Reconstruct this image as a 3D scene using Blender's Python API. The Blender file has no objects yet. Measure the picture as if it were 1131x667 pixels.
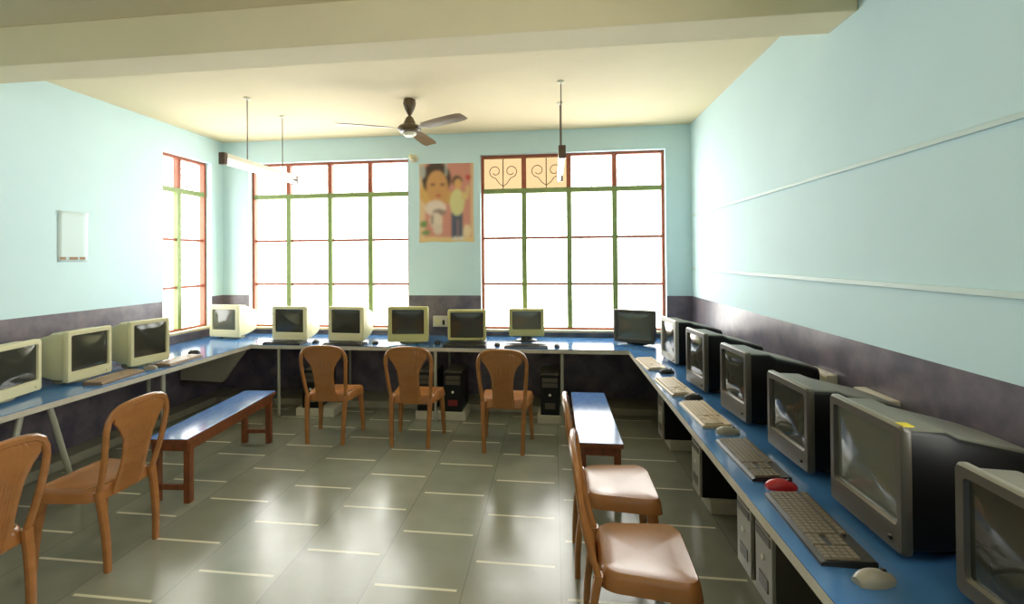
import bpy, bmesh, math, random
from mathutils import Vector, Matrix
random.seed(4)
C = bpy.context.scene.collection
R = math.radians
PI = math.pi

# ------------------------------------------------------------------ materials
def lin(c):
    out = []
    for v in c[:3]:
        v = v / 255.0
        out.append(v / 12.92 if v <= 0.04045 else ((v + 0.055) / 1.055) ** 2.4)
    return (*out, 1.0)

def mat(name, rgb, rough=0.5, metal=0.0, var=0.0, scale=6.0, rgb2=None, bump=0.0, spec=0.5, stretch=None):
    m = bpy.data.materials.new(name); m.use_nodes = True
    nt = m.node_tree; b = nt.nodes['Principled BSDF']
    b.inputs['Roughness'].default_value = rough
    b.inputs['Metallic'].default_value = metal
    b.inputs['Specular IOR Level'].default_value = spec
    b.inputs['Base Color'].default_value = lin(rgb)
    if var > 0 or rgb2 or bump:
        tc = nt.nodes.new('ShaderNodeTexCoord')
        mp = nt.nodes.new('ShaderNodeMapping')
        if stretch: mp.inputs['Scale'].default_value = stretch
        nz = nt.nodes.new('ShaderNodeTexNoise')
        nz.inputs['Scale'].default_value = scale; nz.inputs['Detail'].default_value = 6
        nz.inputs['Roughness'].default_value = 0.6
        nt.links.new(tc.outputs['Object'], mp.inputs['Vector'])
        nt.links.new(mp.outputs['Vector'], nz.inputs['Vector'])
        if var > 0 or rgb2:
            r = nt.nodes.new('ShaderNodeValToRGB')
            a = lin(rgb)
            c2 = lin(rgb2) if rgb2 else tuple(min(1, x * (1 + var)) for x in a[:3]) + (1,)
            c1 = a if rgb2 else tuple(x * (1 - var) for x in a[:3]) + (1,)
            r.color_ramp.elements[0].position = 0.35; r.color_ramp.elements[0].color = c1
            r.color_ramp.elements[1].position = 0.65; r.color_ramp.elements[1].color = c2
            nt.links.new(nz.outputs['Fac'], r.inputs['Fac'])
            nt.links.new(r.outputs['Color'], b.inputs['Base Color'])
        if bump:
            bp = nt.nodes.new('ShaderNodeBump'); bp.inputs['Strength'].default_value = bump
            bp.inputs['Distance'].default_value = 0.01
            nt.links.new(nz.outputs['Fac'], bp.inputs['Height'])
            nt.links.new(bp.outputs['Normal'], b.inputs['Normal'])
    return m

def glare_tops(m, rgb, lo=0.55, hi=0.9, amount=0.75):  # window glare on upward faces painted in as a paler base colour
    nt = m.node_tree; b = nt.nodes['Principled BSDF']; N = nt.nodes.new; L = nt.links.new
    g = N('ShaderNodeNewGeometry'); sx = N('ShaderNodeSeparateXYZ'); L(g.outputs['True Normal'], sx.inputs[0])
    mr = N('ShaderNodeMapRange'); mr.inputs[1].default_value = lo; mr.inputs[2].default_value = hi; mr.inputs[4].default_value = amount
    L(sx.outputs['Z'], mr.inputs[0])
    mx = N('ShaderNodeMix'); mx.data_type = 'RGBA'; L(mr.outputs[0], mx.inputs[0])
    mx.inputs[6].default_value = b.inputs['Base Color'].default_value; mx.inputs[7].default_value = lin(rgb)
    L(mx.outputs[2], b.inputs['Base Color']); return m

def emit_mat(name, rgb, s):
    m = mat(name, rgb, 0.4)
    b = m.node_tree.nodes['Principled BSDF']
    b.inputs['Emission Color'].default_value = lin(rgb); b.inputs['Emission Strength'].default_value = s
    return m

def pane_mat(name, tint, gloss=0.06, translucent=None, tfac=0.0):
    m = bpy.data.materials.new(name); m.use_nodes = True
    nt = m.node_tree; nt.nodes.clear()
    out = nt.nodes.new('ShaderNodeOutputMaterial')
    tr = nt.nodes.new('ShaderNodeBsdfTransparent'); tr.inputs['Color'].default_value = tint
    gl = nt.nodes.new('ShaderNodeBsdfGlossy'); gl.inputs['Roughness'].default_value = 0.05
    mx = nt.nodes.new('ShaderNodeMixShader'); mx.inputs['Fac'].default_value = gloss
    nt.links.new(tr.outputs[0], mx.inputs[1]); nt.links.new(gl.outputs[0], mx.inputs[2])
    last = mx
    if translucent:
        tl = nt.nodes.new('ShaderNodeBsdfTranslucent'); tl.inputs['Color'].default_value = translucent
        m2 = nt.nodes.new('ShaderNodeMixShader'); m2.inputs['Fac'].default_value = tfac
        nt.links.new(mx.outputs[0], m2.inputs[1]); nt.links.new(tl.outputs[0], m2.inputs[2]); last = m2
    nt.links.new(last.outputs[0], out.inputs['Surface'])
    return m

M = {}
M['wall'] = mat('aqua wall paint', (204, 230, 237), 0.75, var=0.02, scale=1.3, spec=0.25)
M['navy'] = mat('navy dado paint', (84, 79, 95), 0.29, scale=5.0, rgb2=(124, 114, 121), bump=0.05)
M['ceiling'] = mat('cream ceiling distemper', (222, 208, 174), 0.8, var=0.03, scale=0.8)
M['beam'] = mat('cream beam distemper', (226, 213, 178), 0.8, var=0.04, scale=1.2)
M['conduit'] = mat('pale conduit paint', (190, 212, 210), 0.5)
M['ledge'] = mat('grey cement ledge', (150, 146, 128), 0.7, var=0.1, scale=9)
M['green'] = mat('olive green window paint', (132, 150, 92), 0.45, var=0.06, scale=20)
M['rust'] = mat('red oxide window paint', (160, 84, 58), 0.5, var=0.1, scale=18)
M['sill'] = mat('pale window ledge', (205, 190, 160), 0.6, var=0.05)
M['pane'] = pane_mat('clear window glass', (0.97, 0.98, 0.97, 1))
M['amber_pane'] = pane_mat('amber papered glass', (0.325, 0.275, 0.20, 1), 0.03)
M['blue'] = mat('blue laminate', (70, 116, 168), 0.14, var=0.06, scale=7)
M['bench_blue'] = mat('worn blue laminate', (82, 116, 174), 0.13, scale=9, rgb2=(100, 130, 182), stretch=(3, 1, 1))
M['edge'] = mat('grey wood edging', (192, 186, 170), 0.5, var=0.08, scale=12)
M['under'] = mat('dark plywood underside', (62, 56, 48), 0.7)
M['steel'] = mat('pale grey steel tube', (168, 168, 152), 0.4, 0.2)
M['gusset'] = mat('grey plywood panel', (146, 142, 124), 0.6, var=0.06)
M['chair'] = mat('caramel moulded plastic', (152, 100, 54), 0.25, var=0.12, scale=4, stretch=(1, 1, 3))
M['wood'] = mat('reddish brown bench wood', (112, 62, 32), 0.4, var=0.25, scale=7, stretch=(6, 6, 1))
M['beige'] = mat('beige monitor plastic', (206, 200, 160), 0.4)
M['cream'] = mat('cream monitor plastic', (222, 214, 172), 0.4)
M['beige_old'] = mat('yellowed monitor plastic', (196, 190, 128), 0.42)
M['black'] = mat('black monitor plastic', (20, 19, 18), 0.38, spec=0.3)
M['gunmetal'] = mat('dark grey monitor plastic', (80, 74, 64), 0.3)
glare_tops(M['black'], (128, 126, 112)); glare_tops(M['gunmetal'], (140, 134, 118))
M['silver'] = mat('silver grey monitor plastic', (158, 154, 142), 0.32)
M['screen'] = mat('dark tube glass', (58, 58, 50), 0.07, spec=0.7)
M['screen_grey'] = mat('grey tube glass', (96, 98, 86), 0.08, spec=0.7)
M['key_beige'] = mat('beige key plastic', (188, 168, 138), 0.4)
M['kb_beige'] = mat('beige keyboard case', (190, 170, 138), 0.45)
M['kb_black'] = mat('black keyboard case', (36, 33, 30), 0.4)
M['key_tan'] = mat('brown beige key plastic', (150, 128, 102), 0.4)
M['kb_tan'] = mat('brown beige keyboard case', (128, 106, 84), 0.45)
M['key_dark'] = mat('worn dark key plastic', (112, 100, 82), 0.35)
M['key_black'] = mat('black key plastic', (44, 40, 38), 0.4)
M['red'] = mat('red plastic', (176, 34, 40), 0.3)
M['dull_red'] = mat('dull red plastic', (120, 30, 32), 0.45)
M['mouse_grey'] = mat('grey mouse plastic', (150, 143, 128), 0.35)
M['white_plastic'] = mat('off white plastic', (216, 208, 190), 0.4)
M['brown'] = mat('dark brown metal', (84, 62, 46), 0.4)
M['fan_brown'] = mat('bronze fan enamel', (88, 72, 48), 0.35)
M['fan_blade'] = mat('bronze blade enamel', (108, 90, 66), 0.35)
M['enamel'] = mat('white enamel', (236, 232, 214), 0.35)
M['tube'] = emit_mat('lit fluorescent tube', (255, 250, 235), 4.0)
M['paper'] = mat('white notice paper', (204, 224, 226), 0.7)
M['ink'] = mat('brown notice ink', (150, 120, 88), 0.7)
M['yellow'] = mat('yellow sticker', (214, 196, 30), 0.5)
M['led'] = mat('pale button', (225, 220, 205), 0.4)
M['block'] = mat('whitewashed block', (196, 190, 170), 0.7, var=0.08)

def floor_mat():
    m = bpy.data.materials.new('polished green stone tiles'); m.use_nodes = True
    nt = m.node_tree; b = nt.nodes['Principled BSDF']; N = nt.nodes.new; L = nt.links.new
    tc = N('ShaderNodeTexCoord'); sp = N('ShaderNodeSeparateXYZ'); L(tc.outputs['Object'], sp.inputs[0])
    def ma(op, a, bb=None, c=None):
        n = N('ShaderNodeMath'); n.operation = op
        for i, v in enumerate((a, bb, c)):
            if v is None: continue
            if isinstance(v, (int, float)): n.inputs[i].default_value = v
            else: L(v, n.inputs[i])
        return n.outputs[0]
    cx = ma('DIVIDE', ma('ADD', sp.outputs['X'], 2.40), 0.485)
    col = ma('FLOOR', cx); fx = ma('FRACT', cx)
    odd = ma('FLOORED_MODULO', col, 2.0)
    cy = ma('ADD', ma('DIVIDE', ma('SUBTRACT', sp.outputs['Y'], 2.237), 0.508), ma('MULTIPLY', odd, 0.5))
    row = ma('FLOOR', cy); fy = ma('FRACT', cy)
    dy = ma('MULTIPLY', ma('MINIMUM', fy, ma('SUBTRACT', 1.0, fy)), 0.508)
    dx = ma('MULTIPLY', ma('MINIMUM', fx, ma('SUBTRACT', 1.0, fx)), 0.485)
    strip = ma('MULTIPLY', ma('LESS_THAN', dy, 0.009), ma('GREATER_THAN', dx, 0.03))
    joint = ma('LESS_THAN', dx, 0.003)
    cmb = N('ShaderNodeCombineXYZ'); L(col, cmb.inputs[0]); L(row, cmb.inputs[1])
    wn = N('ShaderNodeTexWhiteNoise'); wn.noise_dimensions = '2D'; L(cmb.outputs[0], wn.inputs['Vector'])
    nz = N('ShaderNodeTexNoise'); nz.inputs['Scale'].default_value = 5; nz.inputs['Detail'].default_value = 8
    L(tc.outputs['Object'], nz.inputs['Vector'])
    fac = ma('ADD', ma('MULTIPLY', wn.outputs['Value'], 0.45), ma('MULTIPLY', nz.outputs['Fac'], 0.55))
    rp = N('ShaderNodeValToRGB'); rp.color_ramp.elements[0].position = 0.2; rp.color_ramp.elements[1].position = 0.85
    rp.color_ramp.elements[0].color = lin((122, 123, 107)); rp.color_ramp.elements[1].color = lin((148, 147, 130))
    L(fac, rp.inputs['Fac'])
    m1 = N('ShaderNodeMix'); m1.data_type = 'RGBA'; L(strip, m1.inputs[0]); L(rp.outputs['Color'], m1.inputs[6])
    m1.inputs[7].default_value = lin((214, 208, 180))
    m2 = N('ShaderNodeMix'); m2.data_type = 'RGBA'; L(ma('MULTIPLY', joint, 0.5), m2.inputs[0]); L(m1.outputs[2], m2.inputs[6])
    m2.inputs[7].default_value = lin((84, 84, 72))
    L(m2.outputs[2], b.inputs['Base Color'])
    rr = ma('ADD', ma('MULTIPLY', nz.outputs['Fac'], 0.14), 0.15)
    L(rr, b.inputs['Roughness']); b.inputs['IOR'].default_value = 1.6
    return m
M['floor'] = floor_mat()

def print_mat():
    m = bpy.data.materials.new('printed poster paper'); m.use_nodes = True
    nt = m.node_tree; b = nt.nodes['Principled BSDF']; b.inputs['Roughness'].default_value = 0.4
    a = nt.nodes.new('ShaderNodeAttribute'); a.attribute_name = 'print'
    nt.links.new(a.outputs['Color'], b.inputs['Base Color'])
    return m
M['print'] = print_mat()

# ------------------------------------------------------------------ helpers
def obj(name, bm, m, parent=None, smooth=False, loc=None, rot=None):
    bmesh.ops.recalc_face_normals(bm, faces=bm.faces)
    me = bpy.data.meshes.new(name); bm.to_mesh(me); bm.free()
    for x in (m if isinstance(m, (list, tuple)) else [m]): me.materials.append(x)
    if smooth:
        for p in me.polygons: p.use_smooth = True
        me.set_sharp_from_angle(angle=R(38))
    o = bpy.data.objects.new(name, me); C.objects.link(o)
    if parent: o.parent = parent
    if loc is not None: o.location = loc
    if rot is not None: o.rotation_euler = rot
    return o

def tag(o, label, cat, group=None):
    o['label'] = label; o['category'] = cat
    if group: o['group'] = group
    return o

def thing(name, label, cat, loc=(0, 0, 0), rz=0.0, group=None):
    o = bpy.data.objects.new(name, None); C.objects.link(o)
    o.empty_display_size = 0.1
    o.location = loc; o.rotation_euler = (0, 0, rz)
    return tag(o, label, cat, group)

def dup(root, loc, rz, label, group=None):
    r = root.copy(); C.objects.link(r); r.location = loc; r.rotation_euler = (0, 0, rz)
    r['label'] = label
    if group: r['group'] = group
    for ch in list(root.children):
        c = ch.copy(); C.objects.link(c); c.parent = r
        for g in list(ch.children):
            d = g.copy(); C.objects.link(d); d.parent = c
    return r

def struct(name, bm, m, parent=None, smooth=False):
    o = obj(name, bm, m, parent, smooth)
    if parent is None: o['kind'] = 'structure'
    return o

def box(bm, x0, x1, y0, y1, z0, z1, bev=0.0, mi=0):
    t = bmesh.new()
    bmesh.ops.create_cube(t, size=1.0)
    for v in t.verts:
        v.co = Vector(((x0 + x1) / 2 + v.co.x * (x1 - x0), (y0 + y1) / 2 + v.co.y * (y1 - y0), (z0 + z1) / 2 + v.co.z * (z1 - z0)))
    if bev > 0:
        bmesh.ops.bevel(t, geom=t.edges[:], offset=bev, segments=2, affect='EDGES', profile=0.6)
    merge(bm, t, mi); return bm

def merge(bm, t, mi=0):
    vm = {}
    for v in t.verts: vm[v] = bm.verts.new(v.co)
    for f in t.faces:
        try:
            n = bm.faces.new([vm[v] for v in f.verts]); n.material_index = mi
        except ValueError: pass
    t.free()

def B(*a, **k): return box(bmesh.new(), *a, **k)

def loft(bm, rings, cap0=True, cap1=True, closed=True, mi=0):
    vs = [[bm.verts.new(p) for p in r] for r in rings]
    n = len(vs[0])
    for a, b in zip(vs, vs[1:]):
        for i in range(n if closed else n - 1):
            j = (i + 1) % n
            f = bm.faces.new((a[i], a[j], b[j], b[i])); f.material_index = mi
    if cap0: bm.faces.new(list(reversed(vs[0]))).material_index = mi
    if cap1: bm.faces.new(vs[-1]).material_index = mi
    return bm

def rrect(w, h, r, n=4, cx=0.0, cz=0.0):
    pts = []
    r = min(r, w / 2 - 1e-4, h / 2 - 1e-4)
    for k, (sx, sz) in enumerate(((1, 1), (-1, 1), (-1, -1), (1, -1))):
        for i in range(n + 1):
            a = PI / 2 * (k + i / n)
            pts.append((cx + sx * (w / 2 - r) + r * math.cos(a), cz + sz * (h / 2 - r) + r * math.sin(a)))
    return pts

def tube(bm, pts, r, n=8, caps=True):
    pts = [Vector(p) for p in pts]; rings = []
    up = None
    for i, p in enumerate(pts):
        d = (pts[min(i + 1, len(pts) - 1)] - pts[max(i - 1, 0)]).normalized()
        if up is None:
            up = Vector((0, 0, 1)) if abs(d.z) < 0.9 else Vector((1, 0, 0))
        s = d.cross(up).normalized(); up = s.cross(d).normalized()
        rr = r[i] if isinstance(r, (list, tuple)) else r
        rings.append([p + (s * math.cos(2 * PI * k / n) + up * math.sin(2 * PI * k / n)) * rr for k in range(n)])
    return loft(bm, rings, caps, caps)

def lathe(bm, prof, n=20, c=(0, 0, 0)):
    rings = [[(c[0] + r * math.cos(2 * PI * k / n), c[1] + r * math.sin(2 * PI * k / n), c[2] + z) for k in range(n)] for r, z in prof]
    return loft(bm, rings)

def band(bm, pts, side, w, t):
    """rectangular strip swept along pts; side = width direction per point, w width, t thickness"""
    rings = []
    for i, p in enumerate(pts):
        p = Vector(p)
        d = (Vector(pts[min(i + 1, len(pts) - 1)]) - Vector(pts[max(i - 1, 0)])).normalized()
        nrm = Vector(side).normalized()
        s = d.cross(nrm).normalized()
        ww = w[i] if isinstance(w, (list, tuple)) else w
        hw, ht = ww / 2, t / 2
        q = [(-hw, -ht * .6), (-hw * .75, -ht), (hw * .75, -ht), (hw, -ht * .6), (hw, ht * .6), (hw * .75, ht), (-hw * .75, ht), (-hw, ht * .6)]
        rings.append([p + s * a + nrm * b for a, b in q])
    return loft(bm, rings)

# ------------------------------------------------------------------ camera
F, PX, PY, YAW, ROLL, PITCH = 560.0, 537.36, 280.19, 0.1308, -0.0076, -0.0090
cam = bpy.data.cameras.new('camera'); co = bpy.data.objects.new('camera', cam); C.objects.link(co)
c, s = math.cos(YAW), math.sin(YAW)
right, fwd, up = Vector((c, s, 0)), Vector((-s, c, 0)), Vector((0, 0, 1))
cp, sp_ = math.cos(PITCH), math.sin(PITCH)
fw2 = fwd * cp - up * sp_; up2 = fwd * sp_ + up * cp
cr, sr = math.cos(ROLL), math.sin(ROLL)
rx = right * cr + up2 * sr; ux = -right * sr + up2 * cr
co.matrix_world = Matrix((( rx.x, ux.x, -fw2.x, 0), (rx.y, ux.y, -fw2.y, 0), (rx.z, ux.z, -fw2.z, 1.65), (0, 0, 0, 1)))
cam.sensor_fit = 'HORIZONTAL'; cam.sensor_width = 36; cam.lens = F / 1131 * 36
cam.shift_x = (565.5 - PX) / 1131; cam.shift_y = (PY - 333.5) / 1131
cam.clip_start = 0.05
bpy.context.scene.camera = co

# ------------------------------------------------------------------ room
XL, XR, YB, YF, ZC = -4.08, 1.516, 5.84, -2.6, 3.117
ND = 1.218        # top of navy dado
T = 0.20

def wall_panel(name, us, zs, holes, place):
    """grid wall with holes, thickness T outwards; place(u, z, d) -> point"""
    bm = bmesh.new(); cache = {}
    def v(u, z, d):
        k = (round(u, 4), round(z, 4), d)
        if k not in cache: cache[k] = bm.verts.new(place(u, z, d))
        return cache[k]
    us = sorted(set(us)); zs = sorted(set(zs))
    def solid(i, j):
        if not (0 <= i < len(us) - 1 and 0 <= j < len(zs) - 1): return False
        uc, zc = (us[i] + us[i + 1]) / 2, (zs[j] + zs[j + 1]) / 2
        return not any(a < uc < b and e < zc < f for a, b, e, f in holes)
    for i in range(len(us) - 1):
        for j in range(len(zs) - 1):
            if not solid(i, j): continue
            u0, u1, z0, z1 = us[i], us[i + 1], zs[j], zs[j + 1]
            mi = 1 if (z0 + z1) / 2 < ND else 0
            fs = [[v(u0, z0, 0), v(u1, z0, 0), v(u1, z1, 0), v(u0, z1, 0)],
                  [v(u0, z0, T), v(u0, z1, T), v(u1, z1, T), v(u1, z0, T)]]
            if not solid(i - 1, j): fs.append([v(u0, z0, 0), v(u0, z1, 0), v(u0, z1, T), v(u0, z0, T)])
            if not solid(i + 1, j): fs.append([v(u1, z0, 0), v(u1, z0, T), v(u1, z1, T), v(u1, z1, 0)])
            if not solid(i, j - 1): fs.append([v(u0, z0, 0), v(u0, z0, T), v(u1, z0, T), v(u1, z0, 0)])
            if not solid(i, j + 1): fs.append([v(u0, z1, 0), v(u1, z1, 0), v(u1, z1, T), v(u0, z1, T)])
            for k, f in enumerate(fs):
                n = bm.faces.new(f); n.material_index = mi if k < 2 else 0
    return struct(name, bm, [M['wall'], M['navy']])

W1 = (-3.735, -1.700, 0.80, 2.845)
W2 = (-0.835, 1.245, 0.80, 2.855)
W3 = (4.855, 5.625, 0.84, 2.82)
def zz(h): return [0, ND, ZC] + [h[2], h[3]]
wall_panel('wall_back', [XL - T, XR + T, W1[0], W1[1], W2[0], W2[1]], [0, ND, ZC, 0.80, 2.845, 2.855], [W1, W2], lambda u, z, d: (u, YB + d, z))
wall_panel('wall_left', [YF, YB, W3[0], W3[1]], zz(W3), [W3], lambda u, z, d: (XL - d, u, z))
ADDED_W4 = (-2.0, -0.2, 0.90, 2.82); ADDED_W5 = (0.05, 1.35, 0.90, 2.82)  # two openings added out of view to brighten the left wall
wall_panel('wall_right', [YF, YB, ADDED_W4[0], ADDED_W4[1], ADDED_W5[0], ADDED_W5[1]], [0, ND, ZC, 0.90, 2.82], [ADDED_W4, ADDED_W5], lambda u, z, d: (XR + d, u, z))
wall_panel('wall_front', [XL - T, XR + T], [0, ND, ZC], [], lambda u, z, d: (u, YF - d, z))
struct('floor', B(XL - T, XR + T, YF - T, YB + T, -0.12, 0.0), M['floor'])
struct('ceiling', B(XL - T, XR + T, YF - T, YB + T, ZC, ZC + 0.15), M['ceiling'])
struct('ceiling_beam', B(XL, XR, 2.735, 3.005, 2.872, ZC, bev=0.006), M['beam'])
# conduits on the right wall
def conduit(name, z, w, y0):
    bm = B(XR - 0.014, XR, ADDED_W5[1] + 0.1, y0, z - w / 2, z + w / 2, bev=0.004)
    return struct(name, bm, M['conduit'])
conduit('trim_1', 2.10, 0.022, YB - 0.02); conduit('trim_2', 1.515, 0.026, YB - 0.02)
# low cement ledges at the foot of the walls
struct('baseboard_back', B(XL + 0.2, XR - 0.02, 5.42, YB, 0, 0.075, bev=0.008), M['ledge'])
struct('baseboard_left', B(XL, XL + 0.2, YF, YB, 0, 0.075, bev=0.008), M['ledge'])

# ------------------------------------------------------------------ windows
def window(name, hole, place_box, cols, pane_of=None, grille=True):
    """hole (u0,u1,z0,z1); place_box(u0,u1,d0,d1,z0,z1) -> bm with box; frame sits in the outer half of the wall"""
    u0, u1, z0, z1 = hole
    root = bpy.data.objects.new(name, None); C.objects.link(root); root['kind'] = 'structure'
    d0, d1 = 0.075, 0.135
    fw = 0.03
    zt = 2.435; bars = (1.885, 1.347)
    def bx(a, b, z_0, z_1, e0=d0, e1=d1): return place_box(a, b, e0, e1, z_0, z_1)
    # outer frame: jambs, head and sill rail
    zs_ = z0 + 0.025
    for a in (u0, u1 - fw): obj('jamb', bx(a, a + fw, zs_, z1), M['rust'], root)
    obj('head', bx(u0 + fw, u1 - fw, z1 - fw, z1), M['rust'], root)
    obj('bottom_rail', bx(u0 + fw, u1 - fw, zs_, zs_ + 0.02), M['rust'], root)
    obj('ledge', place_box(u0 + 0.002, u1 - 0.002, -0.02, 0.19, z0, z0 + 0.025), M['sill'], root)
    edges = [u0] + cols + [u1]
    obj('transom', bx(u0 + fw, u1 - fw, zt - 0.028, zt + 0.028, d0 - 0.005, d1 + 0.005), M['green'], root)
    for cx in cols:
        obj('mullion', bx(cx - 0.028, cx + 0.028, zs_ + 0.02, zt - 0.028), M['green'], root)
        obj('top_mullion', bx(cx - 0.026, cx + 0.026, zt + 0.028, z1 - fw), M['rust'], root)
    for zb in bars:
        for a, b in zip(edges, edges[1:]):
            p0 = a + (fw if a == u0 else 0.028); p1 = b - (fw if b == u1 else 0.028)
            obj('glazing_bar', bx(p0, p1, zb - 0.014, zb + 0.014, d0 + 0.015, d1 - 0.015), M['rust'], root)
    lv = [zs_ + 0.02, bars[1], bars[0], zt - 0.028]
    for k, (a, b) in enumerate(zip(edges, edges[1:])):
        p0 = a + (fw if a == u0 else 0.028); p1 = b - (fw if b == u1 else 0.028)
        for q0, q1 in zip([zs_ + 0.02, bars[1] + .014, bars[0] + .014], [bars[1] - .014, bars[0] - .014, zt - .028]):
            obj('pane', bx(p0, p1, q0, q1, 0.102, 0.107), M['pane'], root)
        t0 = a + (fw if a == u0 else 0.026); t1 = b - (fw if b == u1 else 0.026)
        m = pane_of(k) if pane_of else M['pane']
        obj('top_pane', bx(t0, t1, zt + .028, z1 - fw, 0.102, 0.107), m, root)
        if grille:
            yield_scroll(root, t0, t1, zt + .028, z1 - fw, place_box)
    return root

def yield_scroll(root, t0, t1, z0, z1, place_box):
    """iron scrollwork behind each top pane"""
    ref = place_box(0, 1, 0, 1, 0, 1)
    pts = [v.co.copy() for v in ref.verts]; ref.free()
    along_x = abs(pts[0].y) > 3 and True
    cx = (t0 + t1) / 2; w = (t1 - t0) / 2; h = z1 - z0
    def P(u, z):
        if PLACE[0] == 'x': return (u, YB + 0.150, z)
        return (XL - 0.150, u, z)
    bm = bmesh.new()
    tube(bm, [P(cx, z0), P(cx, z0 + h * .5), P(cx, z1)], 0.006, 6)
    for sx in (-1, 1):
        sc = []
        for i in range(26):
            t = i / 25
            a = -PI / 2 + t * PI * 2.3
            r = w * 0.34 * (1 - 0.55 * t)
            sc.append(P(cx + sx * (w * .42 + r * math.cos(a) * (1 if True else 1)), z0 + h * .60 + r * math.sin(a)))
        lead = [P(cx + sx * 0.004, z0 + h * .12), P(cx + sx * w * .2, z0 + h * .2)]
        tube(bm, lead + sc, 0.0045, 6)
    obj('scroll_grille', bm, M['rust'], root, True)

PLACE = ['x']
def pb_back(a, b, d0, d1, z0, z1): return B(a, b, YB + d0, YB + d1, z0, z1)
def pb_left(a, b, d0, d1, z0, z1): return B(XL - d1, XL - d0, a, b, z0, z1)
def pb_right(a, b, d0, d1, z0, z1): return B(XR + d0, XR + d1, a, b, z0, z1)
def pb_front(a, b, d0, d1, z0, z1): return B(a, b, YF - d1, YF - d0, z0, z1)
window('window_1', W1, pb_back, [-3.255, -2.715, -2.200])
window('window_2', W2, pb_back, [-0.333, 0.186, 0.700], pane_of=lambda k: M['amber_pane'] if k < 2 else M['pane'])
PLACE[0] = 'y'
window('window_3', W3, pb_left, [5.19])
PLACE[0] = 'x'
window('added_window_4', ADDED_W4, pb_right, [-1.55, -1.1, -0.65], grille=False)  # this one and the next are added to let in more sky light
window('added_window_5', ADDED_W5, pb_right, [0.48, 0.92], grille=False)

# ------------------------------------------------------------------ desks
DZ, DT = 0.75, 0.042
def desk(name, label, x0, x1, y0, y1):
    t = thing(name, label, 'desk', ((x0 + x1) / 2, (y0 + y1) / 2, 0), 0, 'blue computer desks')
    cx, cy = (x0 + x1) / 2, (y0 + y1) / 2
    obj('top', B(x0 - cx, x1 - cx, y0 - cy, y1 - cy, DZ - 0.004, DZ), M['blue'], t)
    obj('edge_board', B(x0 - cx, x1 - cx, y0 - cy, y1 - cy, DZ - DT, DZ - 0.0045), M['edge'], t)
    return t, cx, cy
def post(t, cx, cy, x, y, r=0.014, x2=None, y2=None, z0=0.0):
    x2 = x if x2 is None else x2; y2 = y if y2 is None else y2
    bm = tube(bmesh.new(), [(x2 - cx, y2 - cy, z0), (x - cx, y - cy, DZ - DT)], r, 10)
    o = obj('leg', bm, M['steel'], t, True); return o
XD, YD, XE = -3.205, 5.04, 0.716
dl, cx, cy = desk('computer_desk', 'long blue topped computer desk along the pale left wall', XL + 0.002, XD, 0.6, YB - 0.002)
for a in ((-3.25, 2.72, -3.25, 2.55), (-3.25, 2.90, -3.25, 3.10), (-3.25, 3.865, -3.25, 3.865), (-3.25, 1.0, -3.25, 0.85), (-3.85, 2.8, -3.85, 2.8), (-3.85, 1.0, -3.85, 1.0), (-3.85, 4.4, -3.85, 4.4)):
    post(dl, cx, cy, a[0], a[1], 0.018, a[2], a[3], 0.075 if a[2] < -3.8 else 0)
# grey plywood gusset hanging under the inner corner
bm = bmesh.new()
out = [(-3.98, DZ - DT), (-3.98, 0.37), (-3.50, 0.355), (-3.455, 0.40), (-3.40, 0.48), (-3.33, 0.575), (-3.255, 0.665), (-3.225, DZ - DT)]
loft(bm, [[(x - cx, 4.98 - cy, z) for x, z in out], [(x - cx, 5.015 - cy, z) for x, z in out]])
g = obj('corner_panel', bm, M['gusset'], dl)
obj('panel_lip', B(-3.98 - cx, -3.50 - cx, 4.965 - cy, 5.03 - cy, 0.335, 0.357), M['under'], g)

db, cx, cy = desk('computer_desk', 'blue topped computer desk running under the two back windows', XD + 0.001, XE - 0.001, YD, YB - 0.002)
for x in (0.077, -1.20, -2.9): post(db, cx, cy, x, YD + 0.022, 0.016)
for x in (0.077, -1.20, -2.4): post(db, cx, cy, x, YB - 0.08, 0.016, z0=0.075)
dr, cx, cy = desk('computer_desk', 'blue topped computer desk along the right wall under dark monitors', XE, XR - 0.002, 0.45, YB - 0.002)
for y in (0.7, 2.0, 3.05, 5.0): post(dr, cx, cy, XR - 0.06, y, 0.016)

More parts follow.
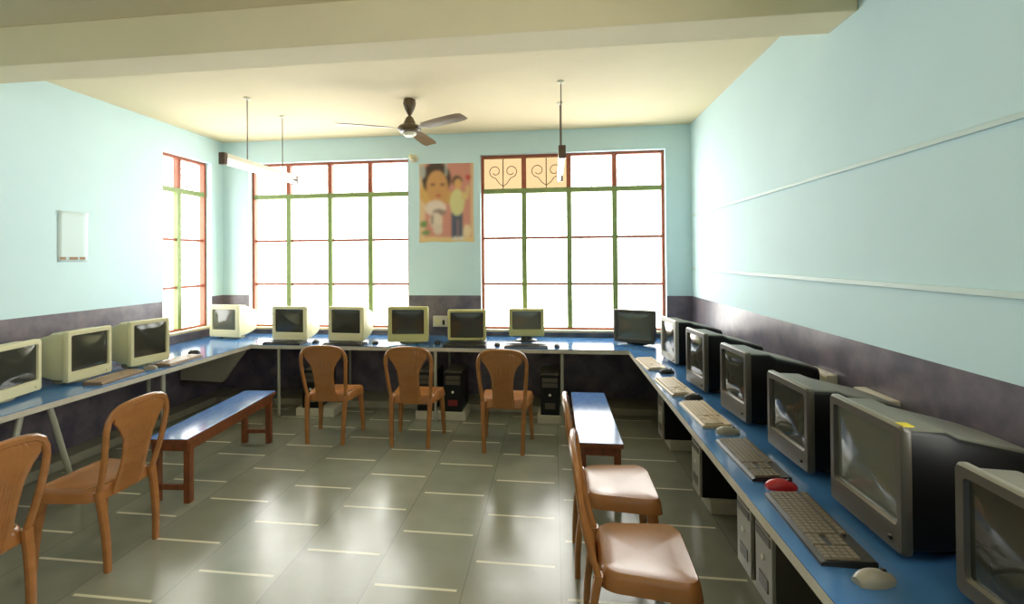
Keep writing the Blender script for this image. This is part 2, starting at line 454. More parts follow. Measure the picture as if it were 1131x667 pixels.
# ------------------------------------------------------------------ plastic chairs
def make_chair(label, loc, rz):
    t = thing('plastic_chair', label, 'chair', loc, rz, 'brown plastic chairs')
    ch = M['chair']
    # seat: shallow dished shell with a turned-down skirt
    bm = bmesh.new(); rings = []
    def outline(s, z, grow=0.0):
        pts = []
        for (px_, py_) in rrect(0.42, 0.372, 0.07, 5):
            wdt = 1.0 + 0.10 * (py_ / 0.186)          # wider at the front
            x, y = px_ * wdt * s, py_ * s
            k = (1 + grow)
            dish = -0.010 * (1 - min(1, (abs(x) / 0.2)) ** 2) if s < 0.95 else 0
            fall = -0.022 * max(0, (y - 0.12) / 0.085) ** 2
            pts.append((x * k, y * k + 0.028, z + dish + fall))
        return pts
    rings = [outline(0.90, 0.365, 0.03), outline(1.0, 0.372, 0.045), outline(1.0, 0.415, 0.015), outline(0.985, 0.434), outline(0.95, 0.441), outline(0.85, 0.437), outline(0.6, 0.434), outline(0.3, 0.433), outline(0.05, 0.433)]
    loft(bm, rings, False, True)
    obj('seat', bm, ch, t, True)
    # legs
    def leg(p0, p1, w0, w1, d0, d1, mid=None):
        b2 = bmesh.new()
        rs = []
        for k in (0, .25, .5, .75, 1):
            x = p0[0] + (p1[0] - p0[0]) * k; y = p0[1] + (p1[1] - p0[1]) * k; z = p0[2] + (p1[2] - p0[2]) * k
            bow = -0.012 * math.sin(PI * k) * (1 if p1[1] < 0 else -1)
            w = w0 + (w1 - w0) * k; d = d0 + (d1 - d0) * k
            rs.append([(x + a, y + bow + b_, z) for a, b_ in rrect(w, d, 0.010, 2)])
        loft(b2, rs); return b2
    for sx in (-1, 1):
        obj('leg', leg((sx * 0.178, -0.165, 0.425), (sx * 0.163, -0.205, 0.0), 0.044, 0.034, 0.034, 0.030), ch, t, True)
        obj('leg', leg((sx * 0.196, 0.155, 0.405), (sx * 0.215, 0.190, 0.0), 0.046, 0.030, 0.058, 0.034), ch, t, True)
    # backrest hoop
    def back(u, z):  # depth of the backrest plane at height z, gently curved around the sitter
        k = (z - 0.40) / 0.47
        return -0.172 - 0.090 * max(0, k) - 0.02 * math.sin(PI * k) + 0.35 * u * u
    hw = [(0.176, 0.40), (0.184, 0.48), (0.194, 0.58), (0.203, 0.68), (0.207, 0.75), (0.200, 0.80), (0.178, 0.838), (0.140, 0.860), (0.090, 0.870), (0.045, 0.874), (0.0, 0.875)]
    path = [(x, z) for x, z in hw] + [(-x, z) for x, z in reversed(hw[:-1])]
    pts = [(x, back(x, z), z) for x, z in path]
    n = len(pts); ws = [0.033 - 0.003 * math.cos(2 * PI * i / (n - 1)) for i in range(n)]
    bm = bmesh.new(); rg = []
    for i, p in enumerate(pts):
        p = Vector(p)
        d = (Vector(pts[min(i + 1, n - 1)]) - Vector(pts[max(i - 1, 0)])).normalized()
        nrm = Vector((-0.7 * p.x, 1, 0.2)).normalized()
        s_ = d.cross(nrm).normalized(); nn = s_.cross(d)
        a, b_ = ws[i] / 2, 0.013
        rg.append([p + s_ * u + nn * v for u, v in ((-a, -b_ * .4), (-a * .6, -b_), (a * .6, -b_), (a, -b_ * .4), (a, b_ * .4), (a * .6, b_), (-a * .6, b_), (-a, b_ * .4))])
    loft(bm, rg)
    obj('back_frame', bm, ch, t, True)
    # vase-shaped splat with vertical flutes
    bm = bmesh.new()
    prof = [(0.372, 0.090), (0.39, 0.096), (0.42, 0.096), (0.47, 0.093), (0.54, 0.090), (0.61, 0.092), (0.68, 0.102), (0.74, 0.132), (0.785, 0.168), (0.82, 0.172), (0.850, 0.146), (0.868, 0.10)]
    nu = 24; front, rear = [], []
    for z, w in prof:
        fr, re = [], []
        for i in range(nu + 1):
            u = -1 + 2 * i / nu
            x = u * w
            gr = 0.0022 * math.cos(i * PI) * (1 if abs(u) < 0.8 else 0)
            fr.append((x, back(x, z) + 0.006 + gr, z)); re.append((x, back(x, z) - 0.006 + gr, z))
        front.append(fr); rear.append(list(reversed(re)))
    loft(bm, [f + r for f, r in zip(front, rear)])
    obj('splat', bm, ch, t, True)
    return t

CH = make_chair('brown plastic chair at the back desk, first from the left of three', (-2.045, 4.525, 0), R(2))
def chair(label, x, y, rz): return dup(CH, (x, y, 0), rz, label)
chair('brown plastic chair at the back desk, middle of the three', -1.255, 4.530, R(-1))
chair('brown plastic chair at the back desk, right one of the three', -0.425, 4.475, R(-2))
chair('brown plastic chair standing by the near end of the left bench', -2.565, 2.585, R(90))
chair('brown plastic chair cut off by the left edge of the photo', -2.575, 1.865, R(90))
chair('brown plastic chair with a shiny seat standing next to the right bench', 0.315, 2.835, R(-90))
chair('brown plastic chair nearest the camera on the right, white glare on its seat', 0.335, 2.185, R(-92))

# ------------------------------------------------------------------ benches
def make_bench(label, loc, rz):
    t = thing('bench', label, 'bench', loc, rz, 'blue topped wooden benches')
    L_, W_, H_ = 1.25, 0.29, 0.45
    bm = B(-W_ / 2, W_ / 2, -L_ / 2, L_ / 2, H_ - 0.022, H_, bev=0.003)
    for f in bm.faces: f.material_index = 0
    obj('top', bm, M['bench_blue'], t)
    obj('edging', B(-W_ / 2 - 0.001, W_ / 2 + 0.001, -L_ / 2 - 0.001, L_ / 2 + 0.001, H_ - 0.030, H_ - 0.004, bev=0.001), M['wood'], t)
    for sx in (-1, 1):
        obj('apron', B(sx * 0.118 - 0.012, sx * 0.118 + 0.012, -L_ / 2 + 0.03, L_ / 2 - 0.03, H_ - 0.095, H_ - 0.030, bev=0.002), M['wood'], t)
        for sy in (-1, 1):
            obj('leg', B(sx * 0.112 - 0.022, sx * 0.112 + 0.022, sy * 0.56 - 0.024, sy * 0.56 + 0.024, 0, H_ - 0.030, bev=0.003), M['wood'], t)
    for sy in (-1, 1):
        obj('end_apron', B(-0.106, 0.106, sy * 0.575 - 0.01, sy * 0.575 + 0.01, H_ - 0.095, H_ - 0.030), M['wood'], t)
        obj('stretcher', B(-0.090, 0.090, sy * 0.56 - 0.012, sy * 0.56 + 0.012, 0.085, 0.120), M['wood'], t)
    return t
BN = make_bench('long wooden bench with blue top standing left in front of the desk', (-2.635, 3.735, 0), R(4.0))
dup(BN, (0.292, 3.975, 0), R(0), 'wooden bench whose blue top glares white, behind the two right chairs')

# ------------------------------------------------------------------ monitors
def make_monitor(label, w, h, d, m_bezel, m_house, m_screen, chin=0.07, side=0.035, top=0.035, lift=0.0, bev_r=0.015, foot_m=None, depth_b=0.045, wide_foot=False, taper=0.62):
    t = thing('crt_monitor', label, 'monitor', group='monitors on the desks')
    z0 = 0.02 + lift
    hh = h - z0; cz = z0 + hh / 2
    iw, ih = w - 2 * side, hh - chin - top
    icz = z0 + chin + ih / 2
    def ring(ww, h_, r, y, c_): return [(x, y, z) for x, z in rrect(ww, h_, r, 4, 0, c_)]
    bm = bmesh.new()
    loft(bm, [ring(w - .004, hh - .004, bev_r, depth_b, cz), ring(w, hh, bev_r, depth_b - 0.004, cz), ring(w, hh, bev_r, 0.008, cz), ring(w - .012, hh - .012, bev_r, 0, cz),
              ring(iw + .008, ih + .008, .014, 0.0, icz), ring(iw, ih, .012, 0.014, icz)], False, False)
    bz = obj('bezel', bm, m_bezel, t, True)
    bm = bmesh.new(); rs = []
    for k in (1.0, .85, .65, .4, .15):
        rs.append(ring(iw * k, ih * k, .012 * k + .02 * (1 - k), 0.013 - 0.008 * (1 - k * k), icz))
    loft(bm, rs, False, True)
    obj('screen', bm, m_screen, t, True)
    bm = bmesh.new()
    w2, h2 = w * taper, hh * taper
    rs = [ring(w - .02, hh - .02, bev_r, depth_b - 0.003, cz), ring(w - .024, hh - .024, .02, depth_b + 0.10, cz), ring(w * .90, hh * .88, .025, depth_b + 0.14, cz - hh * .02),
          ring(w2 + .05, h2 + .04, .03, d * .80, cz - hh * .05), ring(w2, h2, .03, d - .01, cz - hh * .06), ring(w2 - .03, h2 - .03, .03, d, cz - hh * .06)]
    loft(bm, rs)
    obj('housing', bm, m_house, t, True)
    # swivel foot
    fm = foot_m or m_house
    bm = bmesh.new()
    fr = 0.115
    if wide_foot:
        box(bm, -w / 2 + .005, w / 2 - .005, 0.012, 0.24, 0, 0.032, bev=0.006)
        prof_top = 0.032
    else:
        lathe(bm, [(fr, 0), (fr, 0.008), (fr * .85, 0.014), (fr * .55, 0.018), (fr * .5, z0 + 0.012)], 24, (0, 0.16, 0))
    obj('foot', bm, fm, t, True)
    bt = bmesh.new(); lathe(bt, [(0.007, 0), (0.007, 0.006), (0.005, 0.008)], 12)
    bmesh.ops.rotate(bt, verts=bt.verts, cent=(0, 0, 0), matrix=Matrix.Rotation(PI / 2, 3, 'X'))
    obj('power_button', bt, m_house, bz, True, loc=(w * .36, 0.002, z0 + chin * .42))
    return t

def put(t, A, Bp, z=DZ, w=None):
    ax, ay = A; bx_, by = Bp
    t.location = ((ax + bx_) / 2, (ay + by) / 2, z)
    t.rotation_euler = (0, 0, math.atan2(by - ay, bx_ - ax))
    return t

# back row
put(make_monitor('cream bulky monitor in the left corner below the small side window', 0.40, 0.39, 0.40, M['cream'], M['cream'], M['screen_grey'], chin=.085, side=.045, top=.055), (-3.95, 5.39), (-3.54, 5.335))
put(make_monitor('cream monitor at the left end of the desk under the first back window', 0.42, 0.39, 0.42, M['cream'], M['cream'], M['screen'], chin=.085, side=.040), (-3.09, 5.25), (-2.67, 5.215))
put(make_monitor('cream monitor just left of the middle back chair, under the left back window', 0.41, 0.39, 0.42, M['cream'], M['cream'], M['screen'], chin=.085, side=.038), (-2.43, 5.235), (-2.02, 5.20))
put(make_monitor('yellowed beige monitor above the middle back chair, beside the wall socket box', 0.43, 0.395, 0.42, M['beige_old'], M['beige_old'], M['screen'], chin=.085, side=.045), (-1.745, 5.185), (-1.315, 5.225))
put(make_monitor('small beige rimmed monitor on a dark base below the poster', 0.40, 0.365, 0.36, M['beige_old'], M['gunmetal'], M['screen'], chin=.03, side=.028, top=.03, lift=0.022, foot_m=M['gunmetal'], wide_foot=True), (-1.10, 5.205), (-0.70, 5.235))
put(make_monitor('beige monitor raised on a narrow dark stand in front of the right back window', 0.375, 0.36, 0.33, M['beige_old'], M['beige_old'], M['screen_grey'], chin=.075, side=.035, top=.03, lift=0.045, foot_m=M['gunmetal']), (-0.475, 5.40), (-0.100, 5.42))
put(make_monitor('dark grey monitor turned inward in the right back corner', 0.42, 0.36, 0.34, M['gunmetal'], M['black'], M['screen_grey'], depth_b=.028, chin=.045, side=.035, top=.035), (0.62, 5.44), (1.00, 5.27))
# left row
put(make_monitor('beige monitor cut off by the left edge of the photo on the left desk', 0.40, 0.37, 0.42, M['beige'], M['beige'], M['screen'], chin=.075, side=.035), (-3.42, 2.70), (-3.50, 3.06))
put(make_monitor('beige monitor on the left desk above the chair by the bench', 0.385, 0.39, 0.42, M['beige'], M['beige'], M['screen'], chin=.075, side=.035), (-3.477, 3.235), (-3.487, 3.62))
put(make_monitor('beige monitor on the left desk just before the small side window', 0.36, 0.395, 0.42, M['beige'], M['beige'], M['screen'], chin=.07, side=.035), (-3.47, 3.79), (-3.405, 4.12))
# right row
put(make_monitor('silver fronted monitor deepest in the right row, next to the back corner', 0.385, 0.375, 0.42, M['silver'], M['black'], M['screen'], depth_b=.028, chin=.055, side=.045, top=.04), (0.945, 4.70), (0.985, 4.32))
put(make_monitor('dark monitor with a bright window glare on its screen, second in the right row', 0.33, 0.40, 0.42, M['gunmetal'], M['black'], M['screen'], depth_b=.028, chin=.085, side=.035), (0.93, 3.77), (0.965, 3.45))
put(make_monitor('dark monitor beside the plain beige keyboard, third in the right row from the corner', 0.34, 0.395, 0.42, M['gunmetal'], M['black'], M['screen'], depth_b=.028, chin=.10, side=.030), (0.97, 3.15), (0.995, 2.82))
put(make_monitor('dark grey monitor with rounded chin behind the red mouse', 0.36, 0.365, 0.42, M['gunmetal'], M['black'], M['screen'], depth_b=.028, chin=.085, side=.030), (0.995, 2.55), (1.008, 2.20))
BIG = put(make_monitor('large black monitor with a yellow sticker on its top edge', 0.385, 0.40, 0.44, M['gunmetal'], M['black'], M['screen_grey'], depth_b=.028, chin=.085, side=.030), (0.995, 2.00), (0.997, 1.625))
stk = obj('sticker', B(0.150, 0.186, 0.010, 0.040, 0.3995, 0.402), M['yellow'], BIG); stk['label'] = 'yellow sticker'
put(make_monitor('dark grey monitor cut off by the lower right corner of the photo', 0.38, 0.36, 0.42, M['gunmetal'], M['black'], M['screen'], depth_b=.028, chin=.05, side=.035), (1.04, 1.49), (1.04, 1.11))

# ------------------------------------------------------------------ keyboards and mice
def make_keyboard(label, loc, rz, case, key):
    t = thing('keyboard', label, 'keyboard', loc, rz, 'keyboards on the desks')
    L_, D_ = 0.44, 0.150
    bm = bmesh.new()
    prof = [(-D_ / 2, 0), (-D_ / 2, 0.010), (-D_ / 2 + .012, 0.014), (D_ / 2 - .022, 0.022), (D_ / 2 - .004, 0.024), (D_ / 2, 0.020), (D_ / 2, 0)]
    loft(bm, [[(-L_ / 2, y, z) for y, z in prof], [(L_ / 2, y, z) for y, z in prof]])
    obj('case', bm, case, t)
    def blk(name, x0, x1, y0, y1, nx, ny):
        b2 = bmesh.new()
        vs = [[b2.verts.new((x0 + (x1 - x0) * i / nx, y0 + (y1 - y0) * j / ny, 0.0145 + 0.0075 * ((y0 + (y1 - y0) * j / ny) + D_ / 2) / D_)) for i in range(nx + 1)] for j in range(ny + 1)]
        fs = [b2.faces.new((vs[j][i], vs[j][i + 1], vs[j + 1][i + 1], vs[j + 1][i])) for j in range(ny) for i in range(nx)]
        for f in fs: f.normal_update()
        bmesh.ops.inset_individual(b2, faces=fs, thickness=0.0022, depth=0.0)
        for f in fs:
            for v in f.verts: v.co.z += 0.007
        obj(name, b2, key, t)
    blk('letter_keys', -0.212, 0.075, -0.062, 0.034, 15, 5)
    blk('function_keys', -0.212, 0.075, 0.044, 0.062, 13, 1)
    blk('arrow_keys', 0.083, 0.140, -0.062, -0.024, 3, 2)
    blk('navigation_keys', 0.083, 0.140, -0.004, 0.034, 3, 2)
    blk('number_keys', 0.148, 0.212, -0.062, 0.034, 4, 5)
    return t

def make_mouse(label, loc, rz, body, btn):
    t = thing('computer_mouse', label, 'mouse', loc, rz, 'mice on the desks')
    rings = []
    for k in range(9):
        u = k / 8; y = -0.055 + 0.11 * u
        w = 0.060 * (math.sin(PI * min(0.97, max(0.03, 0.06 + 0.9 * u))) ** 0.35)
        hgt = 0.036 * (math.sin(PI * (0.10 + 0.80 * (u ** 0.85))) ** 0.6)
        rings.append([(w / 2 * math.cos(a) , y, hgt * max(0, math.sin(a)) ** 0.8) for a in [PI * i / 10 for i in range(11)]])
    bm = loft(bmesh.new(), rings)
    o = obj('shell', bm, body, t, True)
    wh = bmesh.new(); tube(wh, [(-0.004, 0.028, 0.029), (0.004, 0.028, 0.029)], 0.008, 12)
    obj('scroll_wheel', wh, btn, t, True)
    return t

ZD = DZ
# right desk
K1 = make_keyboard('beige keyboard farthest along the right desk, by the silver fronted monitor', (0.795, 4.385, ZD), R(-90 + 4), M['kb_beige'], M['key_beige'])
def kb(src, label, x, y, rz): return dup(src, (x, y, ZD), rz, label)
kb(K1, 'beige keyboard second from the back corner on the right desk', 0.812, 3.63, R(-90 + 4))
kb(K1, 'beige keyboard with grey mouse at its near end on the right desk', 0.838, 3.02, R(-90 + 2))
K4 = make_keyboard('dark keyboard with pale keys between the grey mouse and the red mouse', (0.852, 2.375, ZD), R(-90 + 1), M['kb_black'], M['key_dark'])
kb(K4, 'large dark keyboard in front of the monitor with the yellow sticker', 0.846, 1.81, R(-90 - 2))
kb(K4, 'keyboard barely showing at the bottom edge of the photo, nearest on the right desk', 0.86, 1.17, R(-90))
MB_ = make_mouse('black mouse at the near end of the farthest right keyboard', (0.865, 4.08, ZD), R(-80), M['kb_black'], M['key_dark'])
def ms(src, label, x, y, rz): return dup(src, (x, y, ZD), rz, label)
ms(MB_, 'black mouse at the near end of the second right keyboard', 0.868, 3.345, R(-80))
MW = make_mouse('grey mouse between beige and dark keyboards on the right desk', (0.872, 2.725, ZD), R(-85), M['mouse_grey'], M['kb_black'])
MR = make_mouse('red and black mouse between the two dark keyboards', (0.868, 2.105, ZD), R(-88), M['red'], M['kb_black'])
ms(MW, 'grey mouse nearest us on the right desk, below the large black monitor', 0.868, 1.53, R(-75))
# left desk
K6 = make_keyboard('brownish keyboard on the left desk in front of the second monitor from the left', (-3.345, 3.50, ZD), R(90 + 6), M['kb_tan'], M['key_tan'])
kb(K6, 'brownish keyboard on the left desk nearest the small side window', -3.318, 4.14, R(90 + 4))
ms(MW, 'small grey mouse between the two keyboards on the left desk', -3.33, 3.825, R(95))
ms(MB_, 'black mouse at the window end of the left desk', -3.46, 4.51, R(95))
# back desk
K7 = make_keyboard('dark keyboard before the left monitor under the first back window', (-2.87, 5.13, ZD), R(-3), M['kb_black'], M['key_black'])
kb(K7, 'dark keyboard behind the left one of three back chairs', -2.19, 5.118, R(-3))
kb(K7, 'dark keyboard in front of the small monitor with dark base', -0.90, 5.118, R(2))
kb(K7, 'dark keyboard in front of the monitor on a narrow stand', -0.28, 5.145, R(2))
ms(MB_, 'black mouse on the back desk between the two cream monitors', -2.56, 5.22, R(0))
ms(MB_, 'black mouse on the back desk between a cream and a yellowed monitor', -1.89, 5.22, R(5))
ms(MB_, 'black mouse on the back desk under the wall socket box', -1.22, 5.25, R(0))
ms(MB_, 'black mouse on the back desk between small and raised monitors', -0.58, 5.20, R(0))
ms(MB_, 'black mouse on the back desk right of the raised monitor', 0.03, 5.17, R(0))

# ------------------------------------------------------------------ computer cases on blocks under the desks
def make_tower(label, loc, rz, m_front, m_body, detail, low=None):
    t = thing('computer_tower', label, 'computer', loc, rz, 'computer towers under the desks')
    W_, D_, H_ = 0.185, 0.42, 0.40
    obj('case', B(-W_ / 2, W_ / 2, 0.018, D_, 0, H_, bev=0.004), m_body, t)
    fp = obj('front_panel', B(-W_ / 2, W_ / 2, 0.0, 0.0175, 0, H_, bev=0.005), m_front, t)
    for k, z in enumerate((0.345, 0.295)):
        obj('drive_bay', B(-0.075, 0.075, -0.004, 0.001, z - 0.02, z + 0.02, bev=0.002), detail, fp)
    b2 = bmesh.new(); tube(b2, [(0.0, -0.006, 0.20), (0, 0.001, 0.20)], 0.013, 14)
    obj('power_button', b2, M['led'], fp, True)
    obj('vent', B(-0.05, 0.05, -0.003, 0.001, 0.06, 0.12, bev=0.002), low or detail, fp)
    return t
def block(label, x0, x1, y0, y1, h):
    o = obj('cement_block', B(x0, x1, y0, y1, 0, h, bev=0.006), M['block']); return tag(o, label, 'block', 'white blocks under the desks')
BH = 0.085
block('white block under the left tower below the back desk', -2.71, -2.29, 5.06, 5.40, BH)
block('wide white block under the tower with red panel below the back desk', -1.42, -0.90, 5.085, 5.41, BH)
block('white block below the back desk by the steel post near the right bench', -0.17, 0.11, 5.08, 5.40, BH)
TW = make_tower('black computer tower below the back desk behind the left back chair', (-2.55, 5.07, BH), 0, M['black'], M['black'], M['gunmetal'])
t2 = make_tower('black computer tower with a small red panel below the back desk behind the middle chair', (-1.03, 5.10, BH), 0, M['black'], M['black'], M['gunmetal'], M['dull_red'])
dup(TW, (-1.31, 5.10, BH), 0, 'black computer tower standing left on the wide white block below the back desk')
dup(TW, (-0.045, 5.09, BH), 0, 'black computer tower with white button below the back desk near the steel post')
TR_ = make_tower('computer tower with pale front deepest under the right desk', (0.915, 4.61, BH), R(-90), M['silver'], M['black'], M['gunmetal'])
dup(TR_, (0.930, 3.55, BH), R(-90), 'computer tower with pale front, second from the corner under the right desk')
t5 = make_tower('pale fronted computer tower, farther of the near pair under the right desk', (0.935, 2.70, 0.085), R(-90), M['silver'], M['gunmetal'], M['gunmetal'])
dup(t5, (0.935, 2.46, 0.085), R(-90), 'pale fronted computer tower nearest us under the right desk')
block('white block under the deepest tower of the right desk', 0.975, 1.36, 4.50, 4.72, BH)
block('white block under the second tower of the right desk', 0.985, 1.36, 3.42, 3.66, BH)
block('long white block under the near pair of towers', 0.985, 1.37, 2.33, 2.82, 0.085)

# ------------------------------------------------------------------ ceiling fan
fx, fy = -1.30, 4.525
t = thing('ceiling_fan', 'dark brown three blade ceiling fan hanging before the back windows', 'fan', (fx, fy, 0))
obj('canopy', lathe(bmesh.new(), [(0.02, ZC), (0.055, ZC - 0.005), (0.06, ZC - 0.04), (0.045, ZC - 0.09), (0.02, ZC - 0.14), (0.014, ZC - 0.145)], 20), M['fan_brown'], t, True)
obj('downrod', tube(bmesh.new(), [(0, 0, ZC - 0.14), (0, 0, 2.92)], 0.012, 10), M['fan_brown'], t, True)
obj('rod_cover', lathe(bmesh.new(), [(0.02, 2.96), (0.035, 2.945), (0.055, 2.90), (0.062, 2.88)], 20), M['fan_brown'], t, True)
obj('motor', lathe(bmesh.new(), [(0.05, 2.882), (0.085, 2.878), (0.105, 2.86), (0.108, 2.835), (0.09, 2.815), (0.05, 2.808)], 28), M['fan_brown'], t, True)
obj('bottom_cap', lathe(bmesh.new(), [(0.062, 2.809), (0.06, 2.792), (0.045, 2.778), (0.01, 2.775)], 24), M['enamel'], t, True)
for k, az in enumerate((-31, 86, 206)):
    rings = []
    for u, w, cam_ in ((0.10, .035, 0), (0.17, .05, 0), (0.19, .105, .006), (0.35, .125, .009), (0.54, .135, .009), (0.62, .125, .008), (0.66, .095, .004)):
        rg = []
        tilt = 0.20
        prof = [(-.5, 0), (-.25, .6), (0, .85), (.25, .6), (.5, 0)]
        top = [(u, a * w, cam_ * h_ + 0.003 - a * w * tilt) for a, h_ in prof]
        bot = [(u, a * w, cam_ * h_ - 0.002 - a * w * tilt) for a, h_ in reversed(prof)]
        rings.append([(x, y, z + 2.845) for x, y, z in top + bot])
    bm = loft(bmesh.new(), rings)
    obj('blade', bm, M['fan_blade'], t, True, rot=(0, 0, R(az)))

# ------------------------------------------------------------------ tube lights
def tube_light(label, x, y0, y1, z, side):
    ym = (y0 + y1) / 2
    t = thing('tube_light', label, 'lamp', (x, ym, z), 0, 'hanging tube lights')
    hl = (y1 - y0) / 2
    obj('batten', B(-0.028, 0.028, -hl + .02, hl - .02, 0.0, 0.045, bev=0.006), M['enamel'], t)
    for sy in (-1, 1):
        obj('end_cap', B(-0.028, 0.028, sy * hl - 0.022, sy * hl + 0.022, -0.055, 0.046, bev=0.006), M['brown'], t)
    obj('tube', tube(bmesh.new(), [(side * 0.012, -hl + .022, -0.035), (side * 0.012, hl - .022, -0.035)], 0.017, 14), M['tube'], t, True)
    for dy in (-0.30, 0.30):
        obj('hanging_rod', tube(bmesh.new(), [(0, dy + (4.55 - ym), 0.045), (0, dy + (4.55 - ym), ZC - z)], 0.0045, 8), M['brown'], t, True)
        obj('ceiling_rose', lathe(bmesh.new(), [(0.03, ZC - z), (0.03, ZC - z - 0.01), (0.012, ZC - z - 0.02)], 14, (0, dy + (4.55 - ym), 0)), M['enamel'], t, True)
    return t
tube_light('lit tube light on two rods in front of the left back window', -2.73, 3.91, 5.10, 2.505, 1)
tube_light('lit tube light seen end on in front of the right back window', 0.075, 3.95, 5.14, 2.470, -1)

# ------------------------------------------------------------------ poster
def poster():
    U, V = 72, 104
    x0, x1, z0, z1 = -1.567, -0.912, 1.84, 2.772
    def el(u, v, cu, cv, ru, rv): return ((u - cu) / ru) ** 2 + ((v - cv) / rv) ** 2 < 1
    def col(u, v):
        c_ = (208, 142, 126)
        if u < .10 or u > .955 : c_ = (224, 192, 150)
        if v < .06: c_ = (226, 196, 140)
        if el(u, v, .16, .62, .16, .14): c_ = (214, 168, 96)
        if el(u, v, .52, .57, .10, .08): c_ = (206, 158, 92)
        if el(u, v, .32, .80, .27, .22): c_ = (74, 56, 44)
        if el(u, v, .06, .90, .06, .09) or (abs(u - .50) < .02 and v > .84): c_ = (176, 176, 168)
        if el(u, v, .33, .70, .20, .21): c_ = (206, 152, 96)
        if el(u, v, .25, .73, .045, .014) or el(u, v, .43, .73, .045, .014): c_ = (92, 66, 52)
        if el(u, v, .35, .645, .03, .012): c_ = (196, 140, 92)
        if el(u, v, .355, .59, .055, .016): c_ = (186, 96, 76)
        if el(u, v, .30, .43, .20, .10): c_ = (226, 206, 190)
        if el(u, v, .37, .38, .13, .035): c_ = (150, 128, 116)
        if el(u, v, .31, .27, .12, .10): c_ = (222, 204, 184)
        if el(u, v, .34, .16, .09, .07): c_ = (216, 196, 176)
        if el(u, v, .24, .28, .022, .07): c_ = (140, 118, 106)
        if el(u, v, .08, .23, .07, .045) or el(u, v, .12, .12, .08, .03): c_ = (118, 146, 88)
        if el(u, v, .88, .14, .07, .08) or el(u, v, .80, .10, .04, .04): c_ = (230, 206, 168)
        if .595 < u < .80 and .05 < v < .37 and not (.70 < u < .715 and v < .28): c_ = (86, 92, 108)
        if el(u, v, .70, .50, .135, .17): c_ = (212, 206, 146)
        if el(u, v, .84, .58, .07, .05) or el(u, v, .90, .66, .03, .06): c_ = (216, 190, 128)
        if el(u, v, .70, .77, .095, .075): c_ = (90, 68, 56)
        if el(u, v, .715, .735, .07, .065): c_ = (220, 166, 108)
        if el(u, v, .885, .825, .03, .022) or el(u, v, .93, .825, .03, .022) or el(u, v, .907, .80, .032, .025): c_ = (196, 62, 58)
        if el(u, v, .66, .04, .06, .02) or el(u, v, .77, .04, .06, .02): c_ = (224, 220, 210)
        return lin(c_)
    bm = bmesh.new(); lay = bm.verts.layers.float_color.new('print')
    cols = [[col(i / U, j / V) for i in range(U + 1)] for j in range(V + 1)]
    for _ in range(3):        # printed tones run softly into one another
        cols = [[tuple(sum(cols[min(V, max(0, j + b_))][min(U, max(0, i + a))][q] for a in (-1, 0, 1) for b_ in (-1, 0, 1)) / 9 for q in range(4))
                 for i in range(U + 1)] for j in range(V + 1)]
    grid = []
    for j in range(V + 1):
        row = []
        for i in range(U + 1):
            u, v = i / U, j / V
            zb = z0 + 0.018 * math.sin(u * PI) * (0.6 + 0.4 * math.sin(u * 9)) if True else z0
            x = x0 + (x1 - x0) * u + 0.006 * math.sin(v * PI) * (1 if u < .5 else -1) * abs(u - .5) * 2
            z = zb + (z1 - 0.006 * u - zb) * v
            y = YB - 0.0010 - 0.008 * max(0, .5 - v) * (1 + math.cos(u * 5))
            vt = bm.verts.new((x, y, z)); vt[lay] = cols[j][i]; row.append(vt)
        grid.append(row)
    for j in range(V):
        for i in range(U): bm.faces.new((grid[j][i], grid[j][i + 1], grid[j + 1][i + 1], grid[j + 1][i]))
    o = obj('hanging_poster', bm, M['print'])
    sm = o.modifiers.new('paper', 'SOLIDIFY'); sm.thickness = 0.001; sm.offset = 0
    tag(o, 'pink poster of a child face and a standing child on the wall between back windows', 'poster')
poster()

# ------------------------------------------------------------------ small wall things
t = thing('bulb_holder', 'small cream bulb on the wall at the top left corner of the poster', 'lamp', (-1.625, YB, 2.835))
def lathe_y(prof, n=18):
    b2 = lathe(bmesh.new(), prof, n)
    bmesh.ops.rotate(b2, verts=b2.verts, cent=(0, 0, 0), matrix=Matrix.Rotation(PI / 2, 3, 'X')); return b2
obj('base', lathe_y([(0.05, 0), (0.05, 0.015), (0.04, 0.022)]), M['white_plastic'], t, True)
obj('socket', lathe_y([(0.022, 0.02), (0.022, 0.06), (0.018, 0.065)]), M['cream'], t, True)
obj('bulb', lathe_y([(0.014, 0.06), (0.028, 0.085), (0.034, 0.11), (0.028, 0.135), (0.01, 0.147)]), M['cream'], t, True)

t = thing('socket_box', 'cream socket box on the dark wall above the back desk beside a monitor', 'socket', (-1.315, YB, 0.915))
obj('box', B(-0.085, 0.085, -0.045, 0, -0.06, 0.065, bev=0.006), M['white_plastic'], t)
obj('switch', B(0.030, 0.055, -0.053, -0.044, -0.035, 0.02, bev=0.003), M['black'], t)
obj('outlet', B(-0.055, 0.0, -0.048, -0.044, -0.03, 0.03, bev=0.001), M['cream'], t)
for (y0, y1, lab) in ((2.96, 3.20, 'pale switch box on right wall behind the monitor with rounded chin'), (2.46, 2.72, 'cream switch box on right wall behind the large black monitor')):
    t = thing('switch_box', lab, 'switch', (XR, (y0 + y1) / 2, 0.93), 0, 'switch boxes on the right wall')
    h_ = (y1 - y0) / 2
    obj('box', B(-0.055, 0, -h_, h_, -0.09, 0.075, bev=0.006), M['white_plastic'], t)
    obj('cover', B(-0.062, -0.0545, -h_ + .01, h_ - .01, -0.08, 0.065, bev=0.002), M['cream'], t)
    for k in (-1, 0, 1):
        obj('switch', B(-0.068, -0.061, k * 0.06 - .012, k * 0.06 + .012, -0.02, 0.02, bev=0.002), M['black'], t)

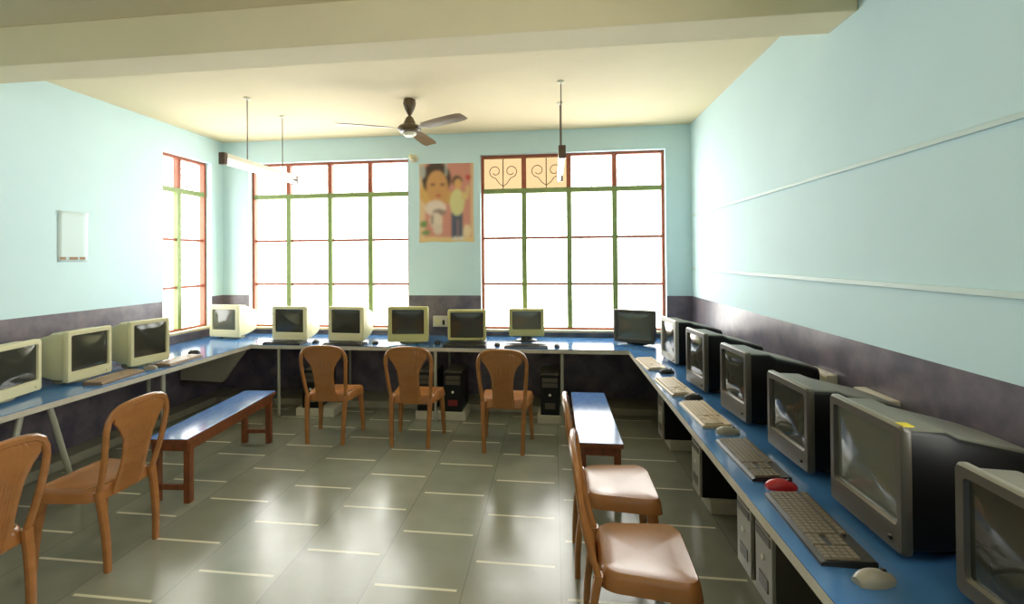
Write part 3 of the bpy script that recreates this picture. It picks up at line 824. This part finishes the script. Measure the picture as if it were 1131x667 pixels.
# notice on the left wall
t = thing('wall_notice', 'faint white paper notice stuck on the pale left wall', 'notice', (XL, 3.845, 1.86))
bm = bmesh.new(); rows = []
for j in range(9):
    v = j / 8; z = -0.215 + 0.43 * v
    off = 0.0012 + (0.010 * ((v - .85) / .15) ** 2 if v > .85 else 0)
    rows.append([(off, -0.14 + 0.28 * i / 6, z) for i in range(7)])
vs = [[bm.verts.new(p) for p in r] for r in rows]
for a, b_ in zip(vs, vs[1:]):
    for i in range(6): bm.faces.new((a[i], a[i + 1], b_[i + 1], b_[i]))
p = obj('sheet', bm, M['paper'], t, True)
sm = p.modifiers.new('paper', 'SOLIDIFY'); sm.thickness = 0.001
for a, b_ in ((-0.12, -0.065), (-0.035, 0.045), (0.06, 0.115)):
    obj('printed_word', B(0.0014, 0.0026, a, b_, -0.195, -0.172), M['ink'], t)

# ------------------------------------------------------------------ light
sc = bpy.context.scene
w = bpy.data.worlds.new('hazy sky'); sc.world = w; w.use_nodes = True
bg = w.node_tree.nodes['Background']
bg.inputs['Color'].default_value = (1.0, 0.98, 0.94, 1); bg.inputs['Strength'].default_value = 10.6
def portal(name, loc, rot, sx, sy):
    l = bpy.data.lights.new(name, 'AREA'); l.shape = 'RECTANGLE'; l.size = sx; l.size_y = sy
    l.cycles.is_portal = True
    o = bpy.data.objects.new(name, l); C.objects.link(o); o.location = loc; o.rotation_euler = rot
def mid(h): return (h[0] + h[1]) / 2, (h[2] + h[3]) / 2, h[1] - h[0], h[3] - h[2]
for nm, h in (('daylight_window_1', W1), ('daylight_window_2', W2)):
    u, z, a, b_ = mid(h); portal(nm, (u, YB + 0.21, z), (R(-90), 0, 0), a, b_)
for nm, h in (('daylight_added_window_4', ADDED_W4), ('daylight_added_window_5', ADDED_W5)):
    u, z, a, b_ = mid(h); portal(nm, (XR + 0.21, u, z), (0, R(90), 0), b_, a)
u, z, a, b_ = mid(W3); portal('daylight_window_3', (XL - 0.21, u, z), (0, R(-90), 0), b_, a)

sc.cycles.max_bounces = 10; sc.cycles.diffuse_bounces = 6; sc.cycles.glossy_bounces = 4
sc.cycles.transparent_max_bounces = 12
sc.cycles.caustics_reflective = False; sc.cycles.caustics_refractive = False
sc.cycles.sample_clamp_indirect = 6
sc.cycles.use_denoising = True
vs_ = sc.view_settings
vs_.view_transform = 'Standard'; vs_.look = 'None'; vs_.exposure = 0.0; vs_.gamma = 1.0; vs_.use_curve_mapping = False
